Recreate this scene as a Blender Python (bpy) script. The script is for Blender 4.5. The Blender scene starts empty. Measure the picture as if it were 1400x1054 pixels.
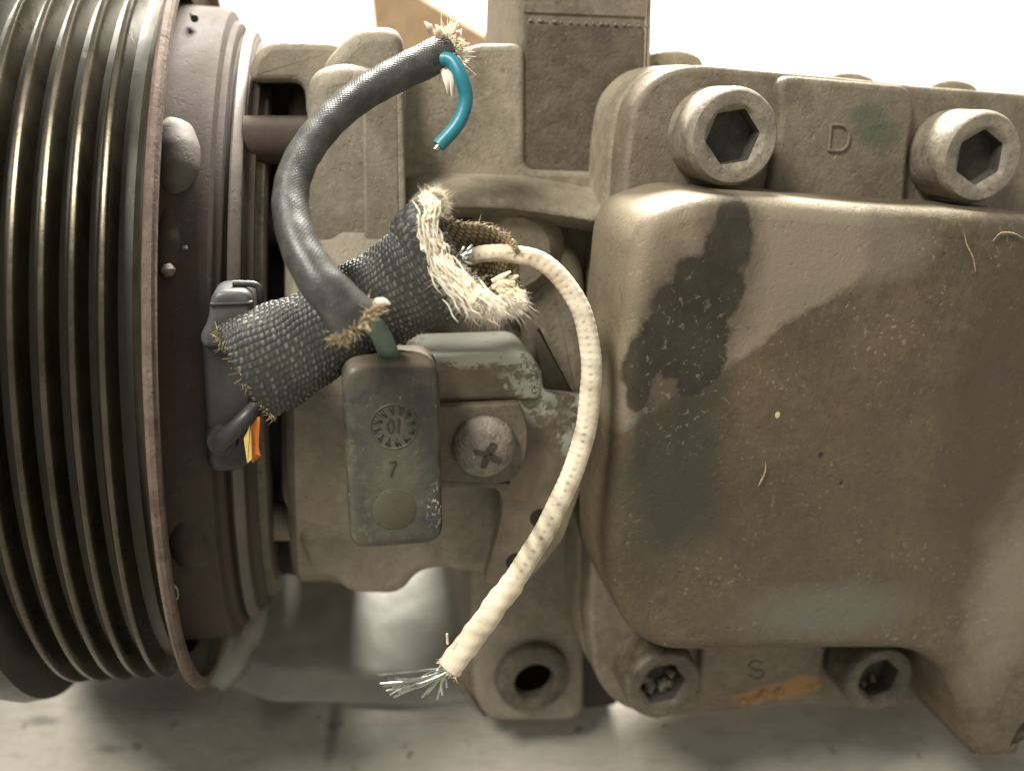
import bpy, bmesh, math, random
import numpy as np
from mathutils import Vector, Matrix
random.seed(7); rng = np.random.RandomState(7)
R_ = math.radians
# ---------------------------------------------------------------- camera, world, lamps
F = 1230.0                                   # focal length in photo pixels (1400 wide)
PITCH = R_(45)
TH, PH = R_(11.7), R_(18)                    # how the compressor lies: yaw and roll about its shaft
CAMH = 0.1868                                # camera height above the table, metres
sc = bpy.context.scene
sc.render.resolution_x, sc.render.resolution_y = 1024, 770
cd = bpy.data.cameras.new('camera'); cam = bpy.data.objects.new('camera', cd); sc.collection.objects.link(cam)
cam.location = (0, 0, CAMH); cam.rotation_euler = (math.pi/2 - PITCH, 0, 0)
cd.sensor_width = 36; cd.lens = 36*F/1400; cd.clip_start = 0.01; cd.clip_end = 50
cd.dof.use_dof = True; cd.dof.focus_distance = 0.123; cd.dof.aperture_fstop = 15
sc.camera = cam
w = bpy.data.worlds.new('World'); sc.world = w; w.use_nodes = True
bg = w.node_tree.nodes['Background']; bg.inputs[0].default_value = (1.0, .96, .88, 1); bg.inputs[1].default_value = 0.50
def area(name, loc, aim, size, power, col):
    ld = bpy.data.lights.new(name, 'AREA'); ld.shape = 'DISK'; ld.size = size; ld.energy = power; ld.color = col
    lo = bpy.data.objects.new(name, ld); sc.collection.objects.link(lo); lo.location = loc
    lo.rotation_euler = (Vector(aim) - Vector(loc)).to_track_quat('-Z', 'Y').to_euler(); return lo
area('ceiling_lamp', (0.02, 0.74, 0.42), (0.03, 0.38, 0), 0.24, 34, (1, .96, .88))
area('room_lamp', (-0.24, 0.05, 0.62), (0, 0.13, 0.06), 0.17, 5.2, (1, .95, .87))
sc.view_settings.view_transform = 'Standard'; sc.view_settings.look = 'None'; sc.view_settings.exposure = 0; sc.view_settings.gamma = 1
# ---------------------------------------------------------------- frames
RB = np.array(((1, 0, 0), (0, math.cos(PITCH), math.sin(PITCH)), (0, -math.sin(PITCH), math.cos(PITCH))))  # camera (right, ahead, up) -> world
ex = np.array((math.cos(TH), math.sin(TH), 0)); eyo = np.array((-math.sin(TH), math.cos(TH), 0)); ezo = np.array((0, 0, 1.))
ey = eyo*math.cos(PH) + ezo*math.sin(PH); ez = -eyo*math.sin(PH) + ezo*math.cos(PH)
B = np.stack((ex, ey, ez), 1)                # compressor axes in camera axes
M3 = RB @ B
def P(px, py, v):                            # point of the compressor's own axes at depth v (mm) seen at that photo pixel
    d = np.array(((px-700)/F, 1.0, (527-py)/F)) @ B
    return d*(v/d[1])
def W(p): return M3 @ np.asarray(p)*.001 + np.array((0, 0, CAMH))
def table_pt(px, py, h=0.0):
    d = RB @ np.array(((px-700)/F, 1.0, (527-py)/F)); t = (h-CAMH)/d[2]; return np.array((0, 0, CAMH)) + d*t
AXV = 188*math.cos(PH) + 11.3*math.sin(PH); AXW = -188*math.sin(PH) + 11.3*math.cos(PH)
def uq(px, R, a=0.0):                        # shaft position whose nearest rim point (radius R) is seen at column px
    d = np.array(((px-700)/F, 1.0, 0)) @ np.stack((ex, eyo, ezo), 1); return d[0]*(188-R)/d[1]
# ---------------------------------------------------------------- objects
col = sc.collection
def thing(name, label, cat, org, group=None):
    o = bpy.data.objects.new(name, None); o.empty_display_size = .005; col.objects.link(o)
    Mw = Matrix([[*M3[i], 0] for i in range(3)] + [[0, 0, 0, 1]]); Mw.translation = Vector(W(org)); o.matrix_world = Mw
    o['label'] = label; o['category'] = cat; o['_o'] = [float(x) for x in org]
    if group: o['group'] = group
    return o
class MB:
    def __init__(s): s.v = []; s.f = []; s.c = []
    def add(s, vs, fs):
        n = len(s.v); s.v += [tuple(map(float, x)) for x in vs]; s.f += [tuple(n+i for i in f) for f in fs]; return s
def build(name, mb, mat, parent, label=None, kind=None, angle=35, org=None, world=False, attr=None):
    me = bpy.data.meshes.new(name)
    V = np.array(mb.v)
    if not world:
        root = parent
        while root is not None and root.parent: root = root.parent
        o0 = np.array(root['_o']) if root is not None else np.zeros(3)
        V = (V - o0)*.001
    me.from_pydata([tuple(x) for x in V], [], mb.f)
    bm = bmesh.new(); bm.from_mesh(me); bmesh.ops.recalc_face_normals(bm, faces=bm.faces); bm.to_mesh(me); bm.free()
    me.set_sharp_from_angle(angle=R_(angle)); me.polygons.foreach_set('use_smooth', [len(p.vertices) <= 4 for p in me.polygons])
    if attr is not None:
        a = me.attributes.new('wear', 'FLOAT', 'POINT'); a.data.foreach_set('value', attr)
    me.materials.append(mat); o = bpy.data.objects.new(name, me); col.objects.link(o)
    if parent is not None: o.parent = parent
    if label: o['label'] = label
    if kind: o['kind'] = kind
    return o
def poly(pts, v, n=5):                       # photo outline (x, y[, fillet mm]) -> rounded outline in plane v
    Q = [(P(p[0], p[1], v)[[0, 2]], (p[2] if len(p) > 2 else 1.0)) for p in pts]; out = []
    N = len(Q)
    for i in range(N):
        a, b, c = Q[i-1][0], Q[i][0], Q[(i+1) % N][0]; r = Q[i][1]
        da, dc = a-b, c-b; la, lc = np.linalg.norm(da), np.linalg.norm(dc); k = min(r, .48*la, .48*lc)
        p0, p1 = b+da/la*k, b+dc/lc*k
        if r <= .01: out.append(b); continue
        for j in range(n+1):
            t = j/n; out.append((1-t)**2*p0 + 2*t*(1-t)*b + t*t*p1)
    return np.array(out)
def inset(Q, d):
    A = np.roll(Q, 1, 0); C = np.roll(Q, -1, 0)
    area2 = np.sum(Q[:, 0]*C[:, 1]-C[:, 0]*Q[:, 1]); s = 1 if area2 > 0 else -1
    e1 = Q-A; e2 = C-Q; e1 /= np.linalg.norm(e1, axis=1)[:, None]+1e-9; e2 /= np.linalg.norm(e2, axis=1)[:, None]+1e-9
    n1 = np.stack((-e1[:, 1], e1[:, 0]), 1)*s; n2 = np.stack((-e2[:, 1], e2[:, 0]), 1)*s
    m = n1+n2; m /= np.linalg.norm(m, axis=1)[:, None]+1e-9; c = np.maximum(np.sum(m*n1, 1), .5)
    return Q + m*(d/c)[:, None]
def slab(pts, vf, vb, r=.6, steps=4, n=5, mb=None, Q=None, back=True, dz=0.0, wob=0):
    mb = mb or MB()
    Q = poly([(p[0], p[1], max(p[2] if len(p) > 2 else 1., 1.9*r)) for p in pts], vf, n) if Q is None else Q
    N = len(Q); rings = []
    for k in range(steps+1):
        a = math.pi/2*k/steps; rings.append((inset(Q, r*(1-math.sin(a))), vf + r*(1-math.cos(a))))
    rings.append((Q, vb)); vs = []
    for q, v in rings:
        for p in q: vs.append((p[0], v, p[1]))
    fs = [tuple(range(N))]
    for k in range(len(rings)-1):
        for i in range(N): j = (i+1) % N; fs.append((k*N+i, k*N+j, (k+1)*N+j, (k+1)*N+i))
    if back: fs.append(tuple(range((len(rings)-1)*N, len(rings)*N)))
    return mb.add(vs, fs)
def revolve(prof, cv=AXV, cw=AXW, seg=220, a0=0, a1=2*math.pi, closed=False, mb=None):
    mb = mb or MB(); full = abs(a1-a0-2*math.pi) < 1e-6; n = seg if full else seg+1; vs = []
    for u, R in prof:
        for i in range(n):
            a = a0+(a1-a0)*i/seg; vs.append((u, cv-R*math.cos(a), cw+R*math.sin(a)))
    fs = []; m = len(prof)
    for k in range(m if closed else m-1):
        k2 = (k+1) % m
        for i in range(seg): j = (i+1) % n; fs.append((k*n+i, k*n+j, k2*n+j, k2*n+i))
    return mb.add(vs, fs)
def turn(prof, c, seg=64, mb=None, cap=True):   # lathe about the depth axis through c; prof = (radius, v)
    mb = mb or MB(); vs = []
    for r, v in prof:
        for i in range(seg): a = 2*math.pi*i/seg; vs.append((c[0]+r*math.cos(a), v, c[2]+r*math.sin(a)))
    fs = []
    for k in range(len(prof)-1):
        for i in range(seg): j = (i+1) % seg; fs.append((k*seg+i, k*seg+j, (k+1)*seg+j, (k+1)*seg+i))
    if cap: fs.append(tuple(range(seg))); fs.append(tuple(range((len(prof)-1)*seg, len(prof)*seg)))
    return mb.add(vs, fs)
def spline(pts, n=12):                       # Catmull-Rom through points (any dimension)
    p = np.array(pts, float); q = np.vstack((2*p[0]-p[1], p, 2*p[-1]-p[-2])); out = []
    for i in range(1, len(q)-2):
        for t in np.linspace(0, 1, n, endpoint=False):
            out.append(.5*((2*q[i])+(-q[i-1]+q[i+1])*t+(2*q[i-1]-5*q[i]+4*q[i+1]-q[i+2])*t*t+(-q[i-1]+3*q[i]-3*q[i+1]+q[i+2])*t**3))
    out.append(q[-2]); return np.array(out)
def frames(pth):
    T = np.gradient(pth, axis=0); T /= np.linalg.norm(T, axis=1)[:, None]+1e-12
    n = np.cross(T[0], (0, 1, 0)); 
    if np.linalg.norm(n) < 1e-3: n = np.cross(T[0], (1, 0, 0))
    n /= np.linalg.norm(n); Ns = [n]
    for t in T[1:]:
        n = n - t*np.dot(n, t); n = n/np.linalg.norm(n); Ns.append(n)
    Ns = np.array(Ns); return T, Ns, np.cross(T, Ns)
def tube(pth, rad, seg=12, mb=None, disp=None, caps=True, sq=(1, 1)):
    mb = mb or MB(); pth = np.array(pth); m = len(pth); T, N, Bn = frames(pth)
    rad = np.interp(np.linspace(0, 1, m), np.linspace(0, 1, len(rad)), rad) if hasattr(rad, '__len__') else np.full(m, rad)
    a = np.linspace(0, 2*np.pi, seg, endpoint=False); L = np.r_[0, np.cumsum(np.linalg.norm(np.diff(pth, axis=0), axis=1))]
    RR = rad[:, None]*np.ones((1, seg))
    if disp is not None: RR = RR + disp(L[:, None], a[None, :], rad[:, None])
    V = pth[:, None, :] + RR[..., None]*(N[:, None, :]*np.cos(a)[None, :, None]*sq[0] + Bn[:, None, :]*np.sin(a)[None, :, None]*sq[1])
    fs = [(k*seg+i, k*seg+(i+1) % seg, (k+1)*seg+(i+1) % seg, (k+1)*seg+i) for k in range(m-1) for i in range(seg)]
    if caps: fs += [tuple(range(seg)), tuple(range((m-1)*seg, m*seg))]
    return mb.add(V.reshape(-1, 3), fs)
def PP(l): return [P(*q) for q in l]
def fibres(mb, base, direc, n, length, spread, rad=.06, curl=.5, seg=3):
    for _ in range(n):
        b = base[rng.randint(len(base))] + rng.randn(3)*.15; d = np.array(direc(b) if callable(direc) else direc) + rng.randn(3)*spread
        d /= np.linalg.norm(d); l = length*(.4+rng.rand()); c = rng.randn(3)*curl
        pts = [b + d*l*t + c*l*t*t*.5 for t in (0, .33, .66, 1)]
        tube(np.array(pts), [rad, rad, rad*.8, rad*.3], seg, mb, caps=False)
# ---------------------------------------------------------------- materials
def C(r, g, b): return (r, g, b, 1)
def lin(r, g, b):
    f = lambda c: (c/255/12.92 if c/255 <= .04045 else ((c/255+.055)/1.055)**2.4); return (f(r), f(g), f(b), 1)
class NT:
    def __init__(s, name):
        s.m = bpy.data.materials.new(name); s.m.use_nodes = True; s.t = s.m.node_tree; s.b = s.t.nodes['Principled BSDF']
        s.co = s.n('ShaderNodeTexCoord').outputs['Object']
    def n(s, ty, **kw):
        x = s.t.nodes.new(ty)
        for k, v in kw.items():
            if k.startswith('i_'):
                key = k[2:]; key = int(key) if key.isdigit() else key.replace('_', ' ')
                if hasattr(v, 'is_linked'): s.t.links.new(v, x.inputs[key])
                else: x.inputs[key].default_value = v
            else: setattr(x, k, v)
        return x
    def noise(s, scale, detail=6, rough=.6, dist=0, co=None): return s.n('ShaderNodeTexNoise', i_Vector=co or s.co, i_Scale=scale, i_Detail=detail, i_Roughness=rough, i_Distortion=dist).outputs[0]
    def ramp(s, x, a, b, lo=0., hi=1.): return s.n('ShaderNodeMapRange', i_0=x, i_1=a, i_2=b, i_3=lo, i_4=hi).outputs[0]
    def mix(s, f, a, b):
        x = s.n('ShaderNodeMix', data_type='RGBA')
        for k, v in ((0, f), (6, a), (7, b)):
            if hasattr(v, 'is_linked'): s.t.links.new(v, x.inputs[k])
            else: x.inputs[k].default_value = v
        return x.outputs[2]
    def ma(s, op, a, b=0.):
        x = s.n('ShaderNodeMath', operation=op)
        for k, v in ((0, a), (1, b)):
            if hasattr(v, 'is_linked'): s.t.links.new(v, x.inputs[k])
            else: x.inputs[k].default_value = v
        return x.outputs[0]
    def blob(s, c, r, jag=.35, jscale=350, soft=.12, rot=0, flat=False):     # 1 inside an irregular blob; c, r in local metres on the (u, w) plane
        mp = s.n('ShaderNodeMapping', vector_type='TEXTURE', i_Vector=s.co); mp.inputs[1].default_value = (c[0], c[1], c[2]); mp.inputs[2].default_value = (0, 0, rot) if flat else (0, rot, 0)
        mp.inputs[3].default_value = (r[0], r[1], 9) if flat else (r[0], 9, r[1])
        d = s.n('ShaderNodeVectorMath', operation='LENGTH', i_0=mp.outputs[0]).outputs['Value']
        nz = s.noise(jscale, 7, .68); d = s.ma('ADD', d, s.ma('MULTIPLY', s.ma('SUBTRACT', nz, .5), jag*2)); d = s.ma('ADD', d, s.ma('MULTIPLY', s.ma('SUBTRACT', s.noise(jscale*.35, 2, .5), .5), jag*2.2))
        return s.ramp(d, 1-soft, 1+soft, 1, 0)
    def side(s, p, q, jag=.0012, jscale=250, soft=.0003):   # 1 above the line p-q on the (u, w) plane, wavering
        n = np.array((-(q[2]-p[2]), 0, q[0]-p[0])); n = n/np.linalg.norm(n); n = n if n[2] > 0 else -n
        d = s.n('ShaderNodeVectorMath', operation='DOT_PRODUCT', i_0=s.n('ShaderNodeVectorMath', operation='SUBTRACT', i_0=s.co, i_1=tuple(p)).outputs[0], i_1=tuple(n)).outputs['Value']
        d = s.ma('ADD', d, s.ma('MULTIPLY', s.ma('SUBTRACT', s.noise(jscale, 7, .68), .5), jag*2)); return s.ramp(d, -soft, soft)
    def bump(s, h, strength=.3, dist=.0003):
        x = s.n('ShaderNodeBump', i_Height=h, i_Strength=strength, i_Distance=dist)
        l = s.b.inputs['Normal'].links
        if l: s.t.links.new(l[0].from_socket, x.inputs['Normal'])
        s.t.links.new(x.outputs[0], s.b.inputs['Normal'])
    def set(s, **kw):
        for k, v in kw.items():
            key = k.replace('_', ' ')
            if hasattr(v, 'is_linked'): s.t.links.new(v, s.b.inputs[key])
            else: s.b.inputs[key].default_value = v
def cast(name, a, b, rough=.62, metal=.15, s1=90, fine=1600, specks=.5, speckc=(.42, .38, .30, 1), bumps=.35, extra=None, dirt=None, g=1.0, pits=.5):
    t = NT(name); n1 = t.noise(s1, 9, .7, .4); c = t.mix(t.ramp(n1, .36, .64), a, b)
    dk = tuple(x*.45 for x in a[:3])+(1,); lt = tuple(min(1, x*1.45) for x in b[:3])+(1,)
    c = t.mix(t.ramp(t.noise(fine*.28, 6, .75), .46, .70, 0, g*.55), c, dk)
    c = t.mix(t.ramp(t.noise(s1*3.1, 7, .75, .8), .56, .70, 0, g*.5), c, lt)
    c = t.mix(t.ramp(t.noise(s1*.55, 6, .7, 1.2), .52, .66, 0, g*.45), c, dk)
    c = t.mix(t.ramp(t.noise(fine*.6, 2, .5), .66, .74, 0, g*.6), c, tuple(x*.3 for x in a[:3])+(1,))
    c = t.mix(t.ramp(t.noise(fine*.42, 5, .75, .3), .56, .66, 0, g*.30), c, lt)
    if dirt: c = t.mix(t.ramp(t.noise(40, 4, .6, 1.), .5, .7, 0, .7), c, dirt)
    sp = t.noise(fine*.9, 3, .5); c = t.mix(t.ramp(sp, .70, .76, 0, specks), c, speckc)
    if extra: c = extra(t, c)
    r = t.ramp(n1, .3, .7, rough-.08, rough+.14)
    if hasattr(t, 'gloss'): r = t.ma('SUBTRACT', r, t.ma('MULTIPLY', t.gloss, .22))
    t.set(Base_Color=c, Roughness=r, Metallic=metal)
    t.bump(t.noise(fine, 4, .7), bumps, .00028); t.bump(t.ramp(t.noise(fine*.45, 3, .55), .60, .72, 1, 0), pits, .00012); t.bump(t.noise(fine*.22, 5, .6), bumps, .00014); t.bump(t.noise(s1*.8, 3, .5), .35, .0009)
    return t.m
DUST = (.150, .122, .083, 1)
M = {}
M['housing'] = cast('cast_aluminium_dusty', (.19, .160, .112, 1), (.31, .275, .21, 1), s1=60, g=.6)
M['block'] = cast('cast_block', (.20, .170, .118, 1), (.33, .29, .21, 1), s1=90, bumps=.6, g=.7)
M['post'] = cast('cast_post', (.14, .115, .08, 1), (.23, .195, .145, 1), s1=160, bumps=.5, g=.7)
M['flange'] = cast('cast_flange', (.145, .118, .082, 1), (.215, .182, .13, 1), s1=120, g=.7, bumps=.5)
M['dark_gap'] = cast('oily_metal_and_shade', (.012, .010, .008, 1), (.035, .026, .018, 1), specks=.1, rough=.55)  # also carries the painted shade in the housing gap and bolt pocket
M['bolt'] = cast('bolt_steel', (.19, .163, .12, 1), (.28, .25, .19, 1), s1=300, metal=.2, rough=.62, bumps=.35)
M['bolt_dark'] = cast('bolt_steel_shaded', (.075, .062, .043, 1), (.155, .13, .092, 1), s1=250, metal=.2, rough=.5)  # darker, dirty steel; the lower bolts' shade is put into this colour
M['socket'] = cast('socket_grime', (.045, .041, .031, 1), (.085, .076, .057, 1), rough=.7, specks=.1)
M['pulley'] = cast('pulley_steel', (.030, .030, .021, 1), (.056, .052, .037, 1), s1=60, metal=.5, rough=.36, fine=1200, specks=.1, bumps=.08, g=.35, pits=.1)
M['rib'] = cast('pulley_rib_steel', (.050, .044, .030, 1), (.110, .094, .064, 1), s1=60, metal=.8, rough=.26, fine=1200, specks=.12, bumps=.07, g=.35, pits=.1)
M['rust'] = cast('rusty_rim', (.095, .062, .044, 1), (.17, .12, .088, 1), s1=200, rough=.7, metal=.05, specks=.15, bumps=.4)
M['coil'] = cast('coil_housing', (.034, .022, .015, 1), (.068, .045, .030, 1), s1=50, rough=.78, metal=.05, specks=.12, bumps=.15, g=.5, pits=.2)
M['coil_grey'] = cast('coil_ring', (.09, .074, .060, 1), (.155, .13, .108, 1), s1=60, rough=.6, metal=.1, specks=.1, bumps=.15, g=.5, pits=.2)
M['tab'] = cast('dusty_tab', (.135, .110, .078, 1), (.175, .148, .108, 1), s1=300, metal=.1, rough=.7, bumps=.3)
M['screw'] = cast('screw_crust', (.20, .175, .14, 1), (.32, .29, .24, 1), s1=500, g=.9, pits=1.2, metal=.15, rough=.6, fine=1400, specks=.8, speckc=(.50, .47, .41, 1), bumps=1.3)
def simple(name, c, rough=.5, metal=0, c2=None, s=200, bumps=.2, bs=800, spec=.5, sss=0):
    t = NT(name); k = t.mix(t.ramp(t.noise(s, 5, .6), .35, .65), c, c2 or tuple(x*.7 for x in c[:3])+(1,))
    t.set(Base_Color=k, Roughness=rough, Metallic=metal, Specular_IOR_Level=spec); t.bump(t.noise(bs, 4, .6), bumps, .0002)
    if sss: t.set(Subsurface_Weight=sss, Subsurface_Scale=.001)
    return t.m
vd = NT('deep_black'); vd.set(Base_Color=(.004, .004, .003, 1), Roughness=1., Specular_IOR_Level=0.); M['void'] = vd.m
M['plug'] = simple('black_plug_plastic', (.018, .018, .017, 1), .45, c2=(.045, .042, .038, 1), s=120)
M['orange'] = simple('orange_tape', (.75, .22, .02, 1), .45, c2=(.45, .12, .015, 1))
M['gloss_white'] = simple('pale_torn_tape', (.80, .55, .16, 1), .4)
M['green_wire'] = simple('green_wire_rubber', (.10, .165, .125, 1), .5, c2=(.16, .23, .18, 1), s=400)
M['teal_wire'] = simple('teal_wire_rubber', (.018, .16, .21, 1), .4, c2=(.03, .25, .33, 1))
M['copper'] = simple('tinned_copper', (.62, .66, .60, 1), .28, 1.0, c2=(.36, .38, .33, 1), s=900)
M['cotton'] = simple('cotton_white', (.84, .78, .66, 1), .9, c2=(.62, .53, .38, 1), s=500, sss=.2)
M['cotton_brown'] = simple('cotton_tan', (.46, .36, .22, 1), .9, c2=(.20, .145, .08, 1), s=900)
M['cotton_pale'] = simple('cotton_cream', (.80, .72, .56, 1), .9, c2=(.52, .43, .29, 1), s=700)
M['mark'] = simple('moulded_mark', (.045, .043, .032, 1), .6)
M['letter'] = simple('cast_letter', (.22, .185, .13, 1), .6)
M['cardboard'] = simple('cardboard', (.36, .26, .16, 1), .8)

# ---------------------------------------------------------------- SETTING: table
tm = NT('table_top'); co = tm.co
c = tm.mix(tm.ramp(tm.noise(25, 8, .65, .6), .35, .7), (.29, .268, .222, 1), (.43, .402, .345, 1))
st = tm.n('ShaderNodeMapping', i_Vector=co); st.inputs[3].default_value = (1, 5, 1); st.inputs[2].default_value = (0, 0, .5)
c = tm.mix(tm.ramp(tm.noise(110, 5, .6, 0, st.outputs[0]), .52, .68, 0, .5), c, (.25, .215, .165, 1))
c = tm.mix(tm.ramp(tm.noise(170, 3, .5), .66, .72, 0, .75), c, (.13, .11, .08, 1))
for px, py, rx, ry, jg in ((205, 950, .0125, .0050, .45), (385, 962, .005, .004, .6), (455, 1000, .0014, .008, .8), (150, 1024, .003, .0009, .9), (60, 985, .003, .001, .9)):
    c = tm.mix(tm.ma('MULTIPLY', tm.blob(tuple(table_pt(px, py)), (rx, ry), jg, 140, .5, flat=True), .55), c, (.050, .050, .036, 1))  # first blob paints the pulley's shadow into the table colour; others dark spots
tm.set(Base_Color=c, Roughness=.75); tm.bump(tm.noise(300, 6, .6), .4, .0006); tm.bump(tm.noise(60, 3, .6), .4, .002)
mb = MB(); mb.add([(-1.2, -.6, 0), (1.2, -.6, 0), (1.2, 2.4, 0), (-1.2, 2.4, 0), (-1.2, -.6, -.03), (1.2, -.6, -.03), (1.2, 2.4, -.03), (-1.2, 2.4, -.03)],
                  [(0, 1, 2, 3), (4, 7, 6, 5), (0, 4, 5, 1), (1, 5, 6, 2), (2, 6, 7, 3), (3, 7, 4, 0)])
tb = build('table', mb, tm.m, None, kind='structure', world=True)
# wrinkled grey sheet under the compressor
sm = NT('grey_plastic_sheet'); c = sm.mix(sm.ramp(sm.noise(45, 5, .6), .4, .65), (.235, .235, .20, 1), (.36, .355, .30, 1))
sm.set(Base_Color=c, Roughness=.6); sm.bump(sm.noise(120, 4, .6), .4, .001)
def vnoise(x, y, s, seed):
    r = np.random.RandomState(seed); z = 0
    for k in range(7):
        a = r.rand()*6.28; fq = s*(.6+1.4*r.rand()); z = z + np.sin((x*np.cos(a)+y*np.sin(a))*fq + r.rand()*6.28 + 1.3*np.sin((x*np.sin(a)-y*np.cos(a))*fq*.6+r.rand()*6))
    return z/7
a0 = table_pt(250, 960); a1 = table_pt(690, 960); 
nx, ny = 110, 90; xs = np.linspace(-.095, .018, nx); ys = np.linspace(a0[1], a0[1]+.09, ny); X, Y = np.meshgrid(xs, ys)
Yw = Y + .002*vnoise(X, Y*0, 90, 3) + .010*np.clip((-.052-X)/.03, 0, 1)
Z = 0.0025 + .0022*vnoise(X, Y, 90, 5) + .0008*np.abs(vnoise(X, Y, 210, 9)); ed = np.minimum(1, (Y-ys[0])/.006); Z = .0006 + np.maximum(Z, 0)*ed
mb = MB(); mb.add(np.stack((X, Yw, Z), -1).reshape(-1, 3), [(j*nx+i, j*nx+i+1, (j+1)*nx+i+1, (j+1)*nx+i) for j in range(ny-1) for i in range(nx-1)])
so = build('plastic_sheet', mb, sm.m, None, world=True, angle=60); so['label'] = 'wrinkled grey plastic sheet lying under the front housing'; so['category'] = 'plastic sheet'
so.modifiers.new('s', 'SOLIDIFY').thickness = .0004
for ci, cc in enumerate(([(354, 786, .004), (349, 815, .006), (338, 860, .006), (318, 905, .005), (296, 938, .004)],)):
    q = spline([table_pt(*k) for k in cc], 8); build('sheet_fold', tube(q, [.0015, .0032, .0034, .003, .0015], 20, disp=lambda l, a, r: .0004*np.sin(l*500+a*2)), sm.m, so, world=True)
# cardboard piece behind
def on_plane(px, py, y0):
    d = RB @ np.array(((px-700)/F, 1.0, (527-py)/F)); return np.array((0, 0, CAMH)) + d*(y0/d[1])
cpts = [on_plane(500, -60, .33), on_plane(560, -12, .33), on_plane(700, 72, .33)]; cpts = [p*np.array((1, 1, 1)) for p in cpts]
cpts += [np.array((cpts[2][0], .33, 0)), np.array((cpts[0][0], .33, 0))]
mb = MB(); mb.add([p for p in cpts]+[p+np.array((0, .004, 0)) for p in cpts], [(0, 1, 2, 3, 4), (9, 8, 7, 6, 5)]+[(i, (i+1) % 5, 5+(i+1) % 5, 5+i) for i in range(5)])
cb = build('cardboard_piece', mb, M['cardboard'], None, world=True)
cb['label'] = 'tan cardboard offcut with a slanting top edge standing behind the compressor'; cb['category'] = 'cardboard'

# ---------------------------------------------------------------- COMPRESSOR
CO = P(900, 600, 130)
cp = thing('air_conditioning_compressor', 'dusty cast metal car air conditioning compressor with ribbed belt pulley lying on the table', 'compressor', CO)
def loc(px, py, v): return (P(px, py, v)-CO)*.001
# pulley
prof = [(-64, 30), (-64, 60), (-54, 62), (-54, 65), (-53, 68), (-50, 68.6), (-47, 68.2), (-45.6, 65.5), (-44.6, 62.6), (-24.8, 62.6), (-23.9, 63.5), (-23.4, 65.2), (-23.0, 66.6), (-22.85, 66.8), (-22.8, 66.1), (-24.6, 62.0), (-34, 61.6), (-34, 40)]
# smooth barrel under the ribs, with a valley line between ribs
pulley = build('pulley', revolve(prof, closed=True), M['pulley'], cp, 'dark ribbed belt pulley')
pitch = 3.56
for k in range(5):
    u = -27.8 - k*pitch; h = 65.8; b = 62.3
    pr = [(u-1.55, b), (u-.62, h-.7), (u-.42, h-.12), (u-.15, h), (u+.25, h), (u+.42, h-.15), (u+.60, h-.8), (u+.75, h-2.0), (u+1.35, b)]
    build('rib', revolve(pr, closed=True, seg=260), M['rib'], pulley)
build('rusty_rim', revolve([(-22.9, 66.9), (-22.6, 67.8), (-22.2, 68.1), (-21.5, 68.1), (-21.1, 67.6), (-21.1, 66.2), (-22.9, 66.2)], closed=True, seg=260), M['rust'], pulley, 'rusty outer rim of the pulley')
# clutch coil housing, stepped rings
cl = build('clutch_coil', revolve([(-33, 52), (-32.5, 59.3), (-31, 59.6), (-16.7, 59.6), (-15.9, 59.2), (-15.6, 58.4), (-15.4, 57.6), (-14.5, 57.3), (-14.3, 56.6), (-14.2, 55.4), (-11.6, 55.0), (-11.5, 54.4), (-10.2, 54.0), (-10.2, 36), (-33, 36)], closed=True), M['coil'], cp, 'brown stepped clutch coil housing')
build('coil_ring', revolve([(-13.7, 54.8), (-13.6, 56.3), (-13.3, 56.6), (-12.3, 56.4), (-11.9, 56.0), (-11.8, 54.6)], closed=True), M['coil_grey'], cl)
build('back_plate', revolve([(-10.25, 52), (-10.2, 52.6), (-9.0, 52.2), (-8.7, 51.5), (-8.7, 30), (-10.25, 30)], closed=True), M['bolt_dark'], cl)
# raised lobes on the coil housing
def on_rim(px, py, R):                        # point on the cylinder of radius R seen at that pixel
    d = np.array(((px-700)/F, 1.0, (527-py)/F)) @ B; a = d[1]**2+d[2]**2; b = -2*(d[1]*AXV+d[2]*AXW); c_ = AXV**2+AXW**2-R*R
    t = (-b-math.sqrt(max(0, b*b-4*a*c_)))/(2*a); return d*t
def lobe(pts, R, rads, mat, name='lobe', parent=None, seg=24):
    p = spline([on_rim(x, y, R) for x, y in pts], 8); return build(name, tube(p, rads, seg), mat, parent or cl)
lobe([(232, 168), (240, 190), (245, 225), (241, 255), (236, 275)], 58.3, [1.2, 2.9, 3.4, 3.2, 2.4, .8], M['coil_grey'], 'cast_lobe')
lobe([(232, 290), (231, 330), (228, 365), (230, 385)], 58.6, [1.2, 2.0, 2.0, .8], M['coil'], 'cast_lobe')
lobe([(252, 700), (262, 740), (272, 775)], 58.0, [1.5, 3.2, 3.2, 1.2], M['coil'], 'cast_lobe')
lobe([(228, 362), (230, 370), (231, 378)], 60.6, [.6, 1.0, .5], M['bolt'], 'rivet')
lobe([(252, 337), (253, 341)], 60.6, [.4, .4], M['bolt'], 'rivet')
lobe([(262, 20), (266, 26)], 61, [.3, .6], M['socket'], 'pit')
# neck and studs behind the coil
build('neck', revolve([(-9, 20), (-9, 38), (2, 38), (2, 20)], closed=True), M['dark_gap'], cp)
for (x, y, rr, m) in ((372, 192, 3.6, 'coil'), (356, 312, 3.0, 'dark_gap'), (372, 712, 3.4, 'housing')):
    c0 = P(x-36, y, 146); c1 = P(x+60, y, 146); build('mounting_stud', tube(np.array([c0+(c1-c0)*t for t in np.linspace(0, 1, 5)]), rr, 28), M[m], cp)
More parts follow.
